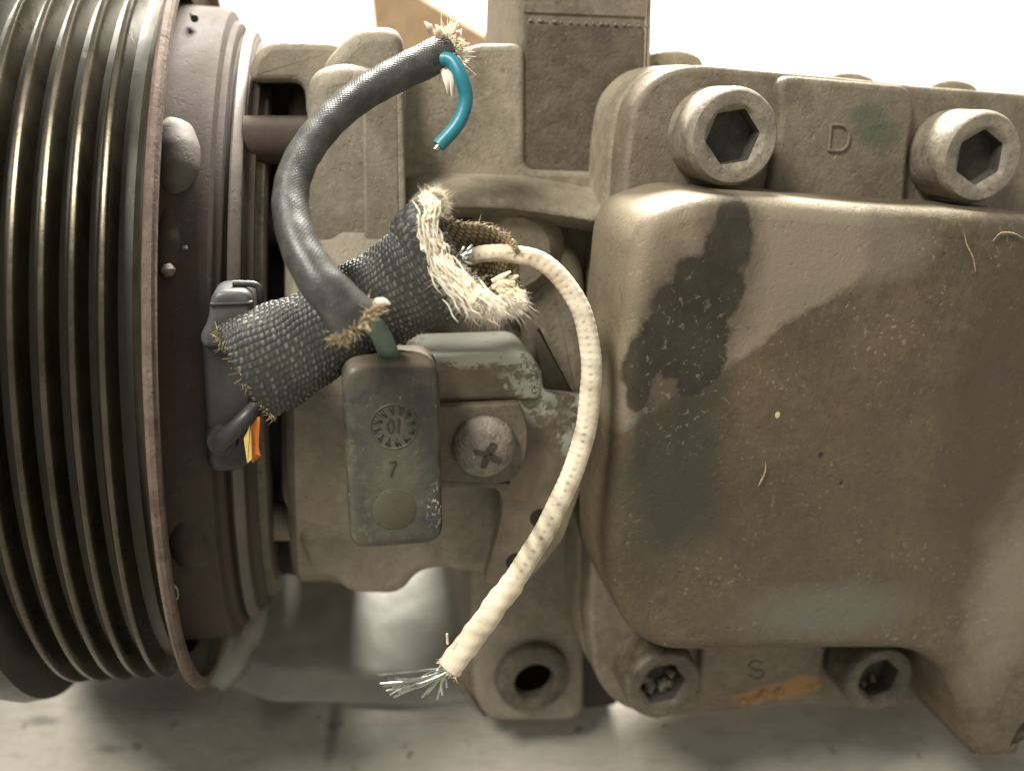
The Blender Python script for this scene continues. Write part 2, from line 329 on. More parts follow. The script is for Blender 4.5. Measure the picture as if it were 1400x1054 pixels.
# front housing
u0 = uq(388, 50)
fh = build('front_housing', revolve([(u0-.2, 30), (u0-.2, 46), (u0+.2, 48.5), (u0+1.4, 50), (uq(452, 50), 50.2), (uq(470, 50), 50.8), (uq(548, 50), 50.8), (uq(550, 50), 50.2), (12, 30)], closed=True), M['housing'], cp)
L = [([(338, 114, 2), (345, 75, 3), (372, 56, 4), (470, 58, 2), (475, 170, 2), (420, 172, 2), (417, 113, 1)], 150, 178, 1.2),
     ([(440, 90, 3), (470, 56, 3), (492, 38, 3), (552, 36, 2), (556, 110, 1), (556, 330, 2), (440, 330, 2)], 143, 185, 2.0),
     ([(422, 100, 3), (470, 84, 2), (546, 100, 2), (556, 440, 3), (388, 470, 3), (386, 300, 3), (400, 240, 4), (422, 170, 3)], 139, 180, 2.6),
     ([(383, 480, 2), (415, 440, 2), (560, 440, 2), (690, 560, 2), (690, 792, 1), (600, 781, 3), (572, 788, 3), (548, 818, 4), (478, 816, 4), (452, 792, 3), (425, 786, 2), (410, 750, 3), (402, 716, 3), (384, 690, 3)], 137, 178, 2.5)]
_unused = [
     ([(412, 742, 2), (345, 748, 2), (350, 786, 2), (455, 794, 3), (452, 740, 2)], 150, 175, 1.2)]
for pts, vf, vb, r in L: build('housing_lug', slab(pts, vf, vb, r), M['housing'], fh)
build('shadow_gap', slab([(338, 90, 1), (440, 90, 1), (470, 300, 1), (440, 790, 1), (340, 786, 1)], 166, 190, 1), M['dark_gap'], fh)  # dark backing slab: shade between coil and housing put into its colour
build('housing_rib', slab([(496, 130, 1), (545, 120, 1), (548, 440, 1), (500, 440, 1)], 138.5, 142, .4), M['housing'], fh)
# centre housing
ch = build('centre_housing', slab([(546, 120, 2), (650, 60, 1), (718, 60, .3), (718, 232, .3), (842, 236, 1), (842, 640, 3), (800, 800, 2), (640, 790, 2), (640, 560, 2), (546, 520, 2)], 147, 212, 1.0), M['block'], cp)
lr = [(304, 141.5, 6), (296, 138.6, 2), (289, 137.6, 0), (281, 137.9, 0), (268, 140.5, 0), (250, 145, -2), (232, 151, -4), (214, 158, -6), (190, 168, -8), (160, 178, -8)]
lc = [(545, -6, 8), (552, -6, 2), (575, -6, 0), (620, -7, 0), (680, -5, 0), (720, -3, 0), (760, 4, 0), (800, 12, 0), (825, 12, 0), (838, 6, 1), (846, -6, 3)]
vs = [P(cx+(0 if i else 0), ry+dy, v+dv) for i, (ry, v, dd) in enumerate(lr) for (cx, dy, dv) in lc]; nl = len(lc)
lg = build('ledge', MB().add(vs, [(a*nl+b, a*nl+b+1, (a+1)*nl+b+1, (a+1)*nl+b) for a in range(len(lr)-1) for b in range(nl-1)]), M['block'], ch, 'pale sloping ledge with a cast parting line', angle=80)
build('parting_seam', slab([(541, 125, .3), (551, 125, .3), (556, 300, .3), (545, 300, .3)], 138.5, 150, .4), M['block'], ch)
lp = spline(PP([(556, 283, 137.3), (620, 281, 137.3), (700, 284, 137.3), (760, 292, 137.3), (815, 301, 137.4), (838, 295, 138.2), (845, 270, 139)]), 8)
build('parting_flash', tube(lp, .35, 6, disp=lambda l, a, r: .12*np.sin(l*3.1)+.1*np.sin(l*7.7)), M['block'], ch)
build('boss', turn([(.1, 139.0), (5.5, 139.3), (8.5, 142), (9.5, 150)], P(705, 345, 140)), M['block'], ch)
build('boss', slab([(700, 330, 6), (800, 330, 6), (812, 560, 4), (740, 560, 4)], 141.5, 150, 3), M['block'], ch)
# post
pst = build('mounting_post', slab([(714, -60, .5), (885, -60, .5), (884, 100, .5), (866, 300, 2), (706, 300, 2), (706, 120, 1)], 148, 180, .7), M['post'], cp, 'square upright mounting post')
build('post_face', slab([(718, 32, .2), (880, 38, .2), (880, 104, .3), (864, 296, .3), (712, 296, .3)], 147.75, 149, .2), cast('raw_cast_shaded', (.085, .066, .045, 1), (.15, .122, .088, 1), s1=140, bumps=.7, g=.8), pst, 'dark raw cast face with its shade painted in')  # shade of the post's front put into a darker cast colour
for i in range(16):
    x = 722+i*10.5+rng.rand()*4; q = PP([(x, 28+(x-716)*.05, 147.7), (x+2+rng.rand()*6, 28+(x-716)*.05, 147.7)]); tube(np.array(q), .12+.14*rng.rand(), 6, chips := (MB() if i == 0 else chips))
build('edge_chips', chips, M['letter'], pst, 'row of pale chips along the collar edge', kind='stuff')
build('post_collar', slab([(716, -60, .3), (892, -60, .3), (890, 25, .3), (716, 18, .3)], 147.72, 156, .2), M['post'], pst)
build('post_edge', slab([(884, -60, .3), (893, -60, .3), (889, 108, .3), (880, 118, .3)], 147.6, 156, .4), M['block'], pst)
# lower lug with a black disc for its hole
lug = build('lower_lug', slab([(640, 700, 2), (803, 640, 1), (800, 790, 2), (799, 975, 3), (780, 987, 4), (668, 988, 5), (650, 960, 4), (643, 860, 2)], 146, 165, 1.6), M['housing'], cp)
hc = P(731, 933, 143)
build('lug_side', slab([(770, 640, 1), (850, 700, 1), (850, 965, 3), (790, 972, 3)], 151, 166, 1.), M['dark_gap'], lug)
build('lug_hole_ring', turn([(3.75, 150), (3.75, 143.7), (4.1, 143.1), (6.3, 143.3), (7.2, 144.0), (7.5, 147)], hc, cap=False), M['bolt_dark'], lug, 'dark ring round the black disc of the hole')
build('lug_hole_black_disc', turn([(3.76, 145.5), (3.6, 146.0), (3.2, 149)], hc), M['void'], lug, 'black disc in place of a deep hole')  # black disc just inside; the hole's darkness is painted, not deep
build('lug_web', slab([(612, 920, 3), (660, 905, 2), (670, 985, 2), (650, 975, 2)], 150, 162, 1.), M['flange'], lug)
# rear head flange, two stacked plates and gasket
FL = [(1460, 133, 1), (1260, 118, 2), (1150, 106, 2), (1060, 98, 2), (950, 88, 5), (905, 98, 9), (868, 135, 8), (856, 200, 4), (851, 280, 2), (838, 430, 2), (826, 600, 2), (811, 700, 2), (806, 860, 3), (815, 930, 5), (845, 966, 5), (900, 982, 4), (1000, 975, 2), (1110, 962, 2), (1140, 968, 1), (1240, 966, 2), (1300, 930, 3), (1460, 930, 1)]
head = build('rear_head', slab(FL, 129.5, 136, .9), M['flange'], cp, 'cast rear head flange')
def grow(dx, dy, vf, vb, r, name, m):
    Q = poly(FL, 129.5); Q = inset(Q, -.0) ; Q = Q + np.array((dx, dy)); return build(name, slab(None, vf, vb, r, Q=Q), M[m], head)
Q = poly(FL, 129.5)
build('gasket', slab(None, 136.0, 137.0, .1, Q=inset(Q, .5)), M['dark_gap'], head)
build('rear_body_flange', slab(None, 137.0, 164, .9, Q=inset(Q, -.2)), M['block'], head)
for pts, vf, vb in (([(895, 90, 2), (893, 72, 2), (930, 66, 3), (965, 80, 2), (960, 130, 1)], 150, 165), ([(1120, 118, 2), (1140, 100, 3), (1175, 98, 3), (1205, 112, 2), (1200, 160, 1)], 150, 160), ([(1260, 122, 3), (1300, 106, 4), (1345, 118, 3), (1340, 170, 1)], 150, 160)):
    build('cast_hump', slab(pts, vf, vb, .8), M['block'], head)
def pad_extra(t, c):
    for px, py, rx, ry, k in ((1188, 168, .0026, .0028, .75), (1208, 185, .0028, .0020, .6), (1175, 156, .0018, .0012, .5)):
        c = t.mix(t.ma('MULTIPLY', t.blob(tuple(loc(px, py, 127.6)), (rx, ry), .35, 350, .3), k), c, (.085, .105, .068, 1))
    for px, py, rx, ry, k in ((1060, 945, .0052, .0014, .9), (1095, 934, .0028, .0018, .9), (1020, 953, .003, .001, .7), (1140, 935, .002, .003, .8)):
        c = t.mix(t.ma('MULTIPLY', t.blob(tuple(loc(px, py, 127.6)), (rx, ry), .5, 300, .35), k), c, (.33, .17, .055, 1))
    return c
M['pad'] = cast('cast_pad', (.145, .118, .082, 1), (.215, .182, .13, 1), s1=120, g=.7, bumps=.5, extra=pad_extra)
pad = build('letter_pad', slab([(1062, 102, 3), (1245, 118, 3.5), (1253, 150, 2), (1243, 200, 2), (1238, 285, 1), (1050, 280, 1), (1068, 160, 2)], 127.6, 131, .9), M['pad'], head)
# cover (the big face)
cover_org = CO
def cover_extra(t, c):
    mm = .001
    def s(px, py): return tuple(loc(px, py, 111))
    c = t.mix(t.ramp(t.noise(65, 7, .7, .6), .46, .64, 0, .55), c, (.165, .110, .052, 1))
    c = t.mix(t.ramp(t.noise(700, 7, .8), .42, .68, 0, .55), c, (.050, .036, .020, 1))
    c = t.mix(t.ma('MULTIPLY', t.ramp(t.noise(1100, 3, .6), .60, .66), t.ramp(t.noise(120, 4, .6), .5, .62, .1, .75)), c, (.34, .31, .24, 1))
    dsk = t.blob(s(1180, 700), (.050, .030), .25, 200, .5); c = t.mix(t.ma('MULTIPLY', dsk, .5), c, (.080, .060, .036, 1))
    up = t.ma('MULTIPLY', t.side(s(960, 520), s(1200, 362), .0022, 160, .0005), t.ramp(t.blob(s(1000, 400), (.0195, .03), .10, 160, .06), 0, 1)); c = t.mix(t.ma('MULTIPLY', up, .68), c, (.27, .225, .16, 1))
    up = t.blob(s(1120, 335), (.016, .006), .12, 300, .2); c = t.mix(t.ma('MULTIPLY', up, .5), c, (.25, .21, .155, 1))
    g = t.blob(s(925, 640), (.0078, .0140), .30, 220, .38); c = t.mix(t.ma('MULTIPLY', g, .85), c, (.040, .037, .024, 1))
    g = t.blob(s(1130, 835), (.014, .0045), .35, 200, .4); c = t.mix(t.ma('MULTIPLY', g, .55), c, (.15, .15, .125, 1))
    g = t.blob(s(1370, 520), (.0085, .030), .25, 200, .35); c = t.mix(t.ma('MULTIPLY', g, .6), c, (.055, .042, .030, 1))  # dark band paints the shade of a facet receding to the right
    g = t.blob(s(1385, 800), (.006, .016), .6, 200, .5); c = t.mix(t.ma('MULTIPLY', g, .5), c, (.30, .27, .19, 1))
    dk = None
    for px, py, rx, ry, ro in ((1003, 308, .0024, .0036, 0), (992, 348, .0034, .0042, 0), (960, 385, .0045, .0035, 0), (990, 400, .0028, .0048, 0), (935, 415, .0044, .0035, 0), (952, 450, .0052, .004, 0), (905, 460, .0036, .0036, 0), (880, 495, .0024, .0050, 0), (874, 532, .0016, .0030, 0), (925, 492, .004, .003, 0), (966, 490, .003, .0036, 0), (943, 522, .002, .002, 0)):
        b = t.blob(s(px, py), (rx, ry), .42, 420, .12, rot=ro); dk = b if dk is None else t.ma('MAXIMUM', dk, b)
    halo = None
    for px, py, rx, ry in ((995, 345, .0048, .0085), (945, 430, .0085, .0085), (905, 520, .0055, .0075), (955, 520, .006, .005)):
        b = t.blob(s(px, py), (rx, ry), .30, 260, .22); halo = b if halo is None else t.ma('MAXIMUM', halo, b)
    c = t.mix(t.ma('MULTIPLY', halo, .55), c, (.045, .033, .018, 1))
    core = t.ma('MULTIPLY', dk, t.ramp(t.noise(150, 6, .7), .3, .6, .72, .95)); c = t.mix(core, c, (.022, .016, .009, 1)); t.gloss = t.ma('MAXIMUM', dk, t.ma('MULTIPLY', halo, .6))
    drip = None
    for px, py, rx, ry in ((880, 590, .0012, .006), (935, 575, .0009, .005), (1002, 290, .002, .0022)):
        b = t.blob(s(px, py), (rx, ry), .35, 300, .3); drip = b if drip is None else t.ma('MAXIMUM', drip, b)
    c = t.mix(t.ma('MULTIPLY', drip, .5), c, (.035, .028, .018, 1))
    fl = t.ramp(t.noise(900, 4, .7, .5), .60, .64); ar = t.blob(s(935, 500), (.0085, .0125), .3, 300, .4)
    c = t.mix(t.ma('MULTIPLY', t.ma('MULTIPLY', fl, ar), .55), c, (.22, .21, .165, 1))
    for px, py, r in ((1063, 567, .0004), (1150, 660, .0003), (855, 394, .0005), (1122, 622, .0004)):
        b = t.blob(s(px, py), (r, r*1.3), .2, 900, .15); c = t.mix(b, c, (.6, .5, .25, 1) if px == 1063 else (.02, .02, .018, 1))
    return c
M['cover'] = cast('cover_cast', (.088, .068, .040, 1), (.148, .117, .071, 1), s1=75, rough=.58, extra=cover_extra, bumps=.4)
CVR = [(868, 330, 6), (885, 295, 6), (950, 268, 8), (1060, 272, 3), (1200, 284, 3), (1470, 300, 2), (1500, 985, 1), (1408, 990, 1), (1394, 1036, 1), (1326, 1038, 1.5), (1316, 965, 4), (1290, 915, 5), (1250, 893, 4), (1120, 893, 3), (1000, 897, 3), (905, 895, 5), (862, 868, 6), (832, 800, 6), (826, 720, 4), (842, 600, 4), (852, 480, 3)]
cv = build('cover', slab(CVR, 111, 130, 2.7, steps=7, n=8), M['cover'], cp, 'broad cast cover with a dark oil stain')
build('foot', slab([(1322, 945, 2), (1500, 945, 1), (1500, 985, 1), (1408, 988, 1), (1394, 1034, 1), (1328, 1036, 1)], 113.8, 168, 1.0), M['cover'], cv)

# socket-head bolts
def hexbolt(cx, cy, vf, rot, m, rad=6.75, hexr=4.05, h=8.4, name='socket_bolt', dirt=0, hexd=4.5):
    c = P(cx, cy, vf); seg = 96; mb = MB(); rows = []
    def circ(r, v): return [(c[0]+r*math.cos(2*math.pi*i/seg), v, c[2]+r*math.sin(2*math.pi*i/seg)) for i in range(seg)]
    def hx(r, v):
        o = []
        for i in range(seg):
            a = 2*math.pi*i/seg-rot; k = (a % (math.pi/3))-math.pi/6; q = r*math.cos(math.pi/6)/math.cos(k); q = min(q, r*.985); a += rot
            o.append((c[0]+q*math.cos(a), v, c[2]+q*math.sin(a)))
        return o
    rows = [circ(rad, vf+h), circ(rad, vf+1.6), [(c[0]+(rad+.05*(i%2))*math.cos(2*math.pi*i/seg), vf+1.55, c[2]+(rad+.05*(i%2))*math.sin(2*math.pi*i/seg)) for i in range(seg)], circ(rad, vf+1.2), circ(rad-.12, vf+.75), circ(rad-.45, vf+.12), circ(rad-.62, vf), circ(hexr+.6, vf), circ(hexr+.3, vf+.12), hx(hexr, vf+.75), hx(hexr, vf+4.5)]
    vs = [p for r in rows for p in r]
    fs = [(k*seg+i, k*seg+(i+1) % seg, (k+1)*seg+(i+1) % seg, (k+1)*seg+i) for k in range(len(rows)-2) for i in range(seg)]
    b = build(name, MB().add(vs[:seg*(len(rows)-1)], fs), M[m], cp)
    for q_ in range(dirt):
        a = rng.rand()*6.28; rr_ = hexr*(.55+.3*rng.rand()); cc = np.array((c[0]+rr_*math.cos(a), vf+4.2-rng.rand()*1.2, c[2]-abs(rr_*math.sin(a))))
        tube(spline([cc+rng.randn(3)*.4, cc, cc+rng.randn(3)*.7], 3), [.3, .9, .3], 8, dm := (MB() if q_ == 0 else dm), disp=lambda l, a, r: .25*np.sin(l*5+a*3))
    if dirt: build('socket_dirt', dm, M['bolt'] if dirt > 8 else M['tab'], b)
    k = len(rows)-2; q = hx(hexr*1.002, vf+.72); q2 = hx(hexr*1.002, vf+hexd)
    build('hex_socket', MB().add(q+q2, [(i, (i+1) % seg, seg+(i+1) % seg, seg+i) for i in range(seg)]+[tuple(range(seg, 2*seg))]), M['socket'], b)
    return b
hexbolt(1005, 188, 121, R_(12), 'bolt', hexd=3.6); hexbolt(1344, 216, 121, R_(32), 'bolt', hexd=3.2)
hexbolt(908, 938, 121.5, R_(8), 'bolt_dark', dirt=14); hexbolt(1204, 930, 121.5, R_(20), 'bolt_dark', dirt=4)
# recess shadow pockets + lower pad with letter, rusty stain
lowpad = build('lower_pad', slab([(960, 880, 1), (1130, 880, 1), (1120, 955, 1.5), (1000, 968, 2), (955, 960, 2)], 127.6, 131, .8), M['pad'], head)
def stroke(pts, v, r, name, m, parent, n=6, sq=(1, 1)):
    return build(name, tube(spline(PP([(x, y, v) for x, y in pts]), n), r, 8, sq=sq), m, parent)
stroke([(1136, 171), (1133, 206)], 127.5, .26, 'letter_stroke', M['pad'], pad); stroke([(1136, 171), (1152, 172), (1160, 182), (1159, 197), (1150, 206), (1133, 206)], 127.5, .26, 'letter_stroke', M['pad'], pad)
stroke([(1041, 906), (1032, 903), (1024, 908), (1030, 914), (1042, 917), (1044, 923), (1034, 927), (1024, 922)], 127.58, .12, 'letter_stroke', M['socket'], lowpad)
for _ in range(9):
    x, y = 1000+rng.rand()*120, 0; y = 953-(x-1000)*.17+rng.rand()*10; build('rust_flake', turn([(.05, 127.2), (.5+rng.rand()*.5, 127.35), (.9+rng.rand()*.5, 127.62)], P(x, y, 127.4), 9), simple('rust_flake', (.34, .19, .07, 1), .7, c2=(.20, .11, .045, 1), s=900) if _ == 0 else bpy.data.materials['rust_flake'], lowpad)
build('oily_shade_pocket', slab([(848, 872, 2), (905, 888, 2), (905, 985, 2), (880, 974, 3), (856, 940, 3)], 129.3, 130.5, .1), M['dark_gap'], head)  # dark slab paints the cover's shade over the dirty pocket by the bolt
# the green paint smudge: a thin film on the pad
# ---------------------------------------------------------------- bracket with chipped paint
bm_ = NT('chipped_paint'); base = bm_.mix(bm_.ramp(bm_.noise(200, 6, .65), .35, .65), (.235, .195, .13, 1), (.13, .10, .066, 1))
ch1 = bm_.ma('MAXIMUM', bm_.ramp(bm_.noise(300, 9, .72, .3), .52, .53), bm_.ma('MULTIPLY', bm_.ramp(bm_.noise(900, 5, .7), .50, .52), bm_.ramp(bm_.noise(140, 3, .6), .45, .6))); reg = bm_.ma('MAXIMUM', bm_.blob(tuple(loc(735, 525, 126)), (.0075, .0055), .4, 250, .25), bm_.ma('MAXIMUM', bm_.blob(tuple(loc(790, 575, 126)), (.004, .005), .4, 250, .3), bm_.blob(tuple(loc(655, 462, 130)), (.013, .0032), .3, 250, .15)))
top_ = bm_.ma('MULTIPLY', bm_.blob(tuple(loc(655, 455, 131)), (.0125, .0030), .15, 250, .1), bm_.ramp(bm_.noise(500, 7, .7), .36, .40)); mask = bm_.ma('MAXIMUM', bm_.ma('MULTIPLY', ch1, reg), top_); c = bm_.mix(mask, base, (.50, .50, .42, 1))
c = bm_.mix(bm_.ramp(bm_.noise(330, 3, .5), .70, .73, 0, .5), c, (.30, .16, .07, 1))
bm_.set(Base_Color=c, Roughness=.55); bm_.bump(mask, .6, .0002); bm_.bump(bm_.noise(900, 4), .3, .0002)
brk = build('bracket', slab([(585, 487, 1), (722, 482, 1.5), (741, 505, 1.5), (743, 538, 1.5), (812, 544, 1), (806, 640, 1), (770, 740, 1), (720, 800, 1), (662, 797, 1), (688, 700, 2), (684, 668, 1.5), (585, 662, 1)], 125, 127.2, .35), bm_.m, cp, 'sheet bracket with pale chipped paint')
build('bracket_gusset', slab([(735, 445, .5), (790, 548, .5), (735, 548, .5)], 130, 142, .3), M['tab'], brk)
build('bracket_top', slab([(560, 487, 1), (722, 481, 1.2), (741, 503, 1.2), (742, 548, .5), (560, 552, .5)], 124.4, 136.5, .9), bm_.m, brk)
for (x, y) in ((738, 708), (705, 768)): build('slot', turn([(.05, 124.9), (1.6, 124.95), (1.6, 125.6)], P(x, y, 125), 24), M['dark_gap'], brk)

# ---------------------------------------------------------------- THERMAL SWITCH BOX
TO = P(535, 625, 113)
ts = thing('thermal_switch', 'small rectangular grey black moulded switch box with a round dial mark and a screw tab', 'switch', TO)
bx = NT('box_plastic'); c = bx.mix(bx.ramp(bx.noise(130, 7, .7, .5), .36, .62), (.030, .032, .030, 1), (.082, .074, .052, 1))
c = bx.mix(bx.ramp(bx.noise(500, 6, .75), .55, .68, 0, .55), c, (.17, .155, .115, 1)); c = bx.mix(bx.ma('MULTIPLY', bx.blob(tuple((P(540, 640, 113)-TO)*.001), (.0035, .008), .5, 300, .5), .45), c, (.13, .115, .075, 1)); c = bx.mix(bx.ma('MULTIPLY', bx.ramp(bx.noise(1300, 3, .6), .56, .6), bx.blob(tuple((P(597, 690, 113)-TO)*.001), (.0012, .0028), .4, 400, .4)), c, (.5, .47, .38, 1)); c = bx.mix(bx.ramp(bx.noise(1500, 2, .5), .73, .77, 0, .8), c, (.4, .38, .3, 1))
geo = bx.n('ShaderNodeNewGeometry'); sep = bx.n('ShaderNodeSeparateXYZ', i_0=bx.n('ShaderNodeVectorTransform', vector_type='NORMAL', convert_from='WORLD', convert_to='OBJECT', i_0=geo.outputs['Normal']).outputs[0])
dustm = bx.ma('MULTIPLY', bx.ramp(sep.outputs[2], .55, .95), .75); c = bx.mix(dustm, c, (.24, .20, .14, 1))
bx.set(Base_Color=c, Roughness=bx.ramp(bx.noise(300, 4), .3, .7, .28, .48)); bx.bump(bx.noise(900, 5, .65), .4, .0003); bx.bump(bx.noise(120, 3), .3, .0008)
body = build('case', slab([(466, 500, 1.6), (602, 496, 1.6), (607, 745, 1.8), (479, 755, 1.8)], 113, 122, 1.5, steps=6, n=8), bx.m, ts)
dial = P(539, 580, 112.9)
mk = MB()
def ring(mb, px, py, r, v, t=.12, a0=0, a1=2*math.pi, n=48):
    c = P(px, py, v); tube(np.array([(c[0]+r*math.cos(a), v, c[2]+r*math.sin(a)) for a in np.linspace(a0, a1, n)]), t, 6, mb, caps=True)
ring(mk, 539, 583, 3.15, 113.02, .12)
build('dial_ring', mk, bx.m, body)
for k in range(12):
    a = R_(30*k+8); cc = P(539, 583, 112.97); d = np.array((math.cos(a), 0, math.sin(a))); q = np.array((-math.sin(a), 0, math.cos(a)))
    m_ = MB(); tube(np.array([cc+d*1.75, cc+d*2.8]), [.12, .2], 6, m_); tube(np.array([cc+d*2.1+q*.05, cc+d*2.85+q*.55]), .13, 6, m_); build('dial_arrow', m_, M['mark'], body)
stroke([(533, 573), (530, 578), (530, 587), (534, 591), (537, 586), (537, 577), (533, 573)], 112.97, .15, 'digit', M['mark'], body)
stroke([(545, 573), (544, 591)], 112.97, .16, 'digit', M['mark'], body)
stroke([(532, 632), (541, 631), (537, 641), (534, 652)], 112.97, .15, 'digit', M['mark'], body, 3)
build('round_boss', turn([(.05, 112.86), (2.8, 112.86), (3.0, 112.95), (3.05, 113.3)], P(539, 697, 113), 64), simple('box_dull_disc', (.060, .052, .034, 1), .7, c2=(.085, .072, .045, 1)), body)
ring(mb := MB(), 539, 697, 3.12, 113.03, .07); build('boss_ring', mb, bx.m, body)
build('lid_rim', slab([(470, 488, 1.6), (594, 481, 1.6), (600, 520, 1), (470, 520, 1)], 120.5, 122.5, .4), bx.m, ts)
tabq = build('mounting_tab', slab([(596, 557, .3), (711, 551, .6), (722, 580, 2.5), (722, 620, 2.5), (706, 655, 2), (680, 662, 1), (596, 657, .3)], 122.0, 123.6, .3), M['tab'], ts)
build('tab_edge', slab([(596, 656, .2), (700, 660, .2), (690, 668, .2), (596, 666, .2)], 123, 124.8, .2), M['tab'], ts)
sc_c = P(665, 617, 119.5)
prof = [(.03, 119.0), (1.5, 119.08), (2.8, 119.4), (3.8, 119.9), (4.45, 120.6), (4.7, 121.2), (4.68, 121.9)]
scr = build('screw', turn(prof, sc_c, 72), M['screw'], ts, 'crusty domed cross head screw')
c0 = P(667, 622, 119)
for i, (a, l) in enumerate(((65, 1.9), (165, 2.0), (-30, 2.3), (255, 2.1))):
    a = R_(a); d = np.array((math.cos(a), 0, math.sin(a))); q = np.array((-math.sin(a), 0, math.cos(a)))*(.75, .5, .62, .6)[i]
    pts = [c0-q, c0+d*l-q*.7, c0+d*(l+.15), c0+d*l+q*.7, c0+q]
    Qs = np.array([(p[0], p[2]) for p in pts]); build('cross_slot', slab(None, 118.93+.12*(i % 2)*.2, 119.6, .02, 2, Q=Qs), M['socket'], scr)
# lead wire of the box
gw = spline(PP([(488, 432, 108), (505, 440, 110), (519, 455, 113), (528, 475, 116), (533, 492, 118), (534, 505, 119)]), 8)
build('lead_wire', tube(gw, [1.05, 1.3, 1.4, 1.4], 24), M['green_wire'], ts, 'short sage green lead wire')

# ---------------------------------------------------------------- BLACK SLEEVED WIRE
bs = NT('black_sleeve'); wv = bs.n('ShaderNodeTexWave', i_Scale=1.0); 
c = bs.mix(bs.ramp(bs.noise(300, 5, .6), .4, .7), (.036, .037, .033, 1), (.085, .084, .074, 1)); c = bs.mix(bs.ramp(bs.noise(2200, 3, .5), .60, .75, 0, .4), c, (.16, .15, .11, 1))
bs.set(Base_Color=c, Roughness=bs.ramp(bs.noise(200, 3), .35, .65, .34, .5)); bs.t.nodes.remove(wv); bs.bump(bs.noise(2500, 2), .2, .0002)
SO = P(400, 300, 118)
sl = thing('black_sleeved_cable', 'thick black sleeved cable curving up from the switch box to a frayed white end', 'cable', SO)
path = spline(PP([(612, 68, 132), (585, 82, 131), (540, 104, 129), (490, 133, 126), (445, 172, 122), (410, 222, 118), (397, 275, 114), (408, 330, 110), (434, 380, 107), (462, 412, 106), (484, 438, 106)]), 52)
def rib(l, a, r): 
    f = np.clip((46-l)/10, 0, 1); return (.25+.75*f)*.045*np.sin(l*2*np.pi/.50)*np.sin(a*26)+.03*np.sin(l*1.7+a)
build('sleeve', tube(path, [2.4, 2.35, 2.2, 2.1, 2.1, 2.2, 2.45, 2.75, 3.15], 160, disp=rib, caps=False), bs.m, sl)
build('inner_core', tube(path[10:-16], [1.75, 1.7, 1.9], 24), M['dark_gap'], sl)
tw = spline(PP([(600, 80, 130), (618, 84, 129), (630, 105, 128), (637, 135, 128), (627, 168, 127.5), (600, 200, 127)]), 8)
tl = build('teal_lead', tube(tw, [.9, 1.0, .95], 24), M['teal_wire'], sl, 'short teal blue wire hanging from the frayed end')
build('copper_tip', tube(np.array([tw[-1]+(tw[-2]-tw[-1])*2, tw[-1]-(tw[-2]-tw[-1])*1.4]), .48, 12), M['copper'], tl)
def rimpts(pth, i, r, n=60, sgn=1):
    T, N, Bn = frames(pth); return [pth[i] + r*(N[i]*math.cos(a)+Bn[i]*math.sin(a)) for a in np.linspace(0, 2*np.pi, n)], T[i]
rp, tt = rimpts(path, 0, 2.3); mb = MB()
fibres(mb, rp, lambda b: -tt*.6+(b-path[0])*.2, 260, 1.0, .6, .06, 1.6)
build('frayed_end', mb, M['cotton'], sl, 'frayed white threads at the upper end', kind='stuff')
mb = MB()
for i in range(90):
    b = rp[rng.randint(60)]-tt*rng.rand()*.6; d = -tt*.7+rng.randn(3)*.5; tube(spline([b, b+d*.7, b+d*1.1+rng.randn(3)*.4], 4), [.12, .30, .08], 7, mb)
for (x, y, x2, y2) in ((606, 96, 612, 128), (612, 92, 618, 132), (590, 45, 580, 30), (600, 50, 596, 34)):
    tube(spline(PP([(x, y, 130), ((x+x2)/2+2, (y+y2)/2, 129), (x2, y2, 129)]), 4), [.5, .5, .1], 7, mb)
build('thread_tuft', mb, M['cotton'], sl)
rp, tt = rimpts(path, -1, 3.05); mb = MB()
fibres(mb, rp, lambda b: tt*.5+(b-path[-1])*.22, 260, 1.0, .5, .09, 1.0)
for i in range(190):
    b = rp[rng.randint(60)]+tt*(rng.rand()*.9-.3); d = tt*.4+rng.randn(3)*.5; tube(spline([b, b+d*.5, b+d*.8+rng.randn(3)*.35], 4), [.08, .16, .06], 6, mb)
build('frayed_hem', mb, M['cotton_brown'], sl, 'tan frayed threads at the lower end', kind='stuff')
build('white_thread', tube(spline(PP([(514, 414, 104), (524, 413, 104), (533, 416, 104)]), 4), [.5, .5, .1], 8), M['cotton'], sl)

# ---------------------------------------------------------------- BRAIDED SLEEVE (loose)
BO = P(480, 440, 120)
br = thing('braided_sleeve', 'flattened grey black woven sleeve lying diagonally with a torn fluffy white end', 'sleeve', BO)
bmw = NT('woven_black'); wa = bmw.n('ShaderNodeAttribute', attribute_name='wear').outputs['Fac']
c = bmw.mix(bmw.ramp(bmw.noise(90, 4, .6), .35, .65), (.022, .024, .021, 1), (.05, .050, .042, 1))
nn = bmw.noise(350, 3, .6); c = bmw.mix(bmw.ramp(bmw.ma('ADD', wa, bmw.ma('MULTIPLY', bmw.ma('SUBTRACT', nn, .5), 1.2)), .62, 1.3, 0, .7), c, (.27, .245, .175, 1))
bmw.set(Base_Color=c, Roughness=.48); bmw.bump(bmw.noise(3000, 2), .3, .0002)
bpath = spline(PP([(338, 510, 119), (380, 487, 119), (430, 460, 119.5), (480, 432, 120), (530, 405, 119.5), (580, 375, 118), (606, 352, 117), (622, 342, 117)]), 44)
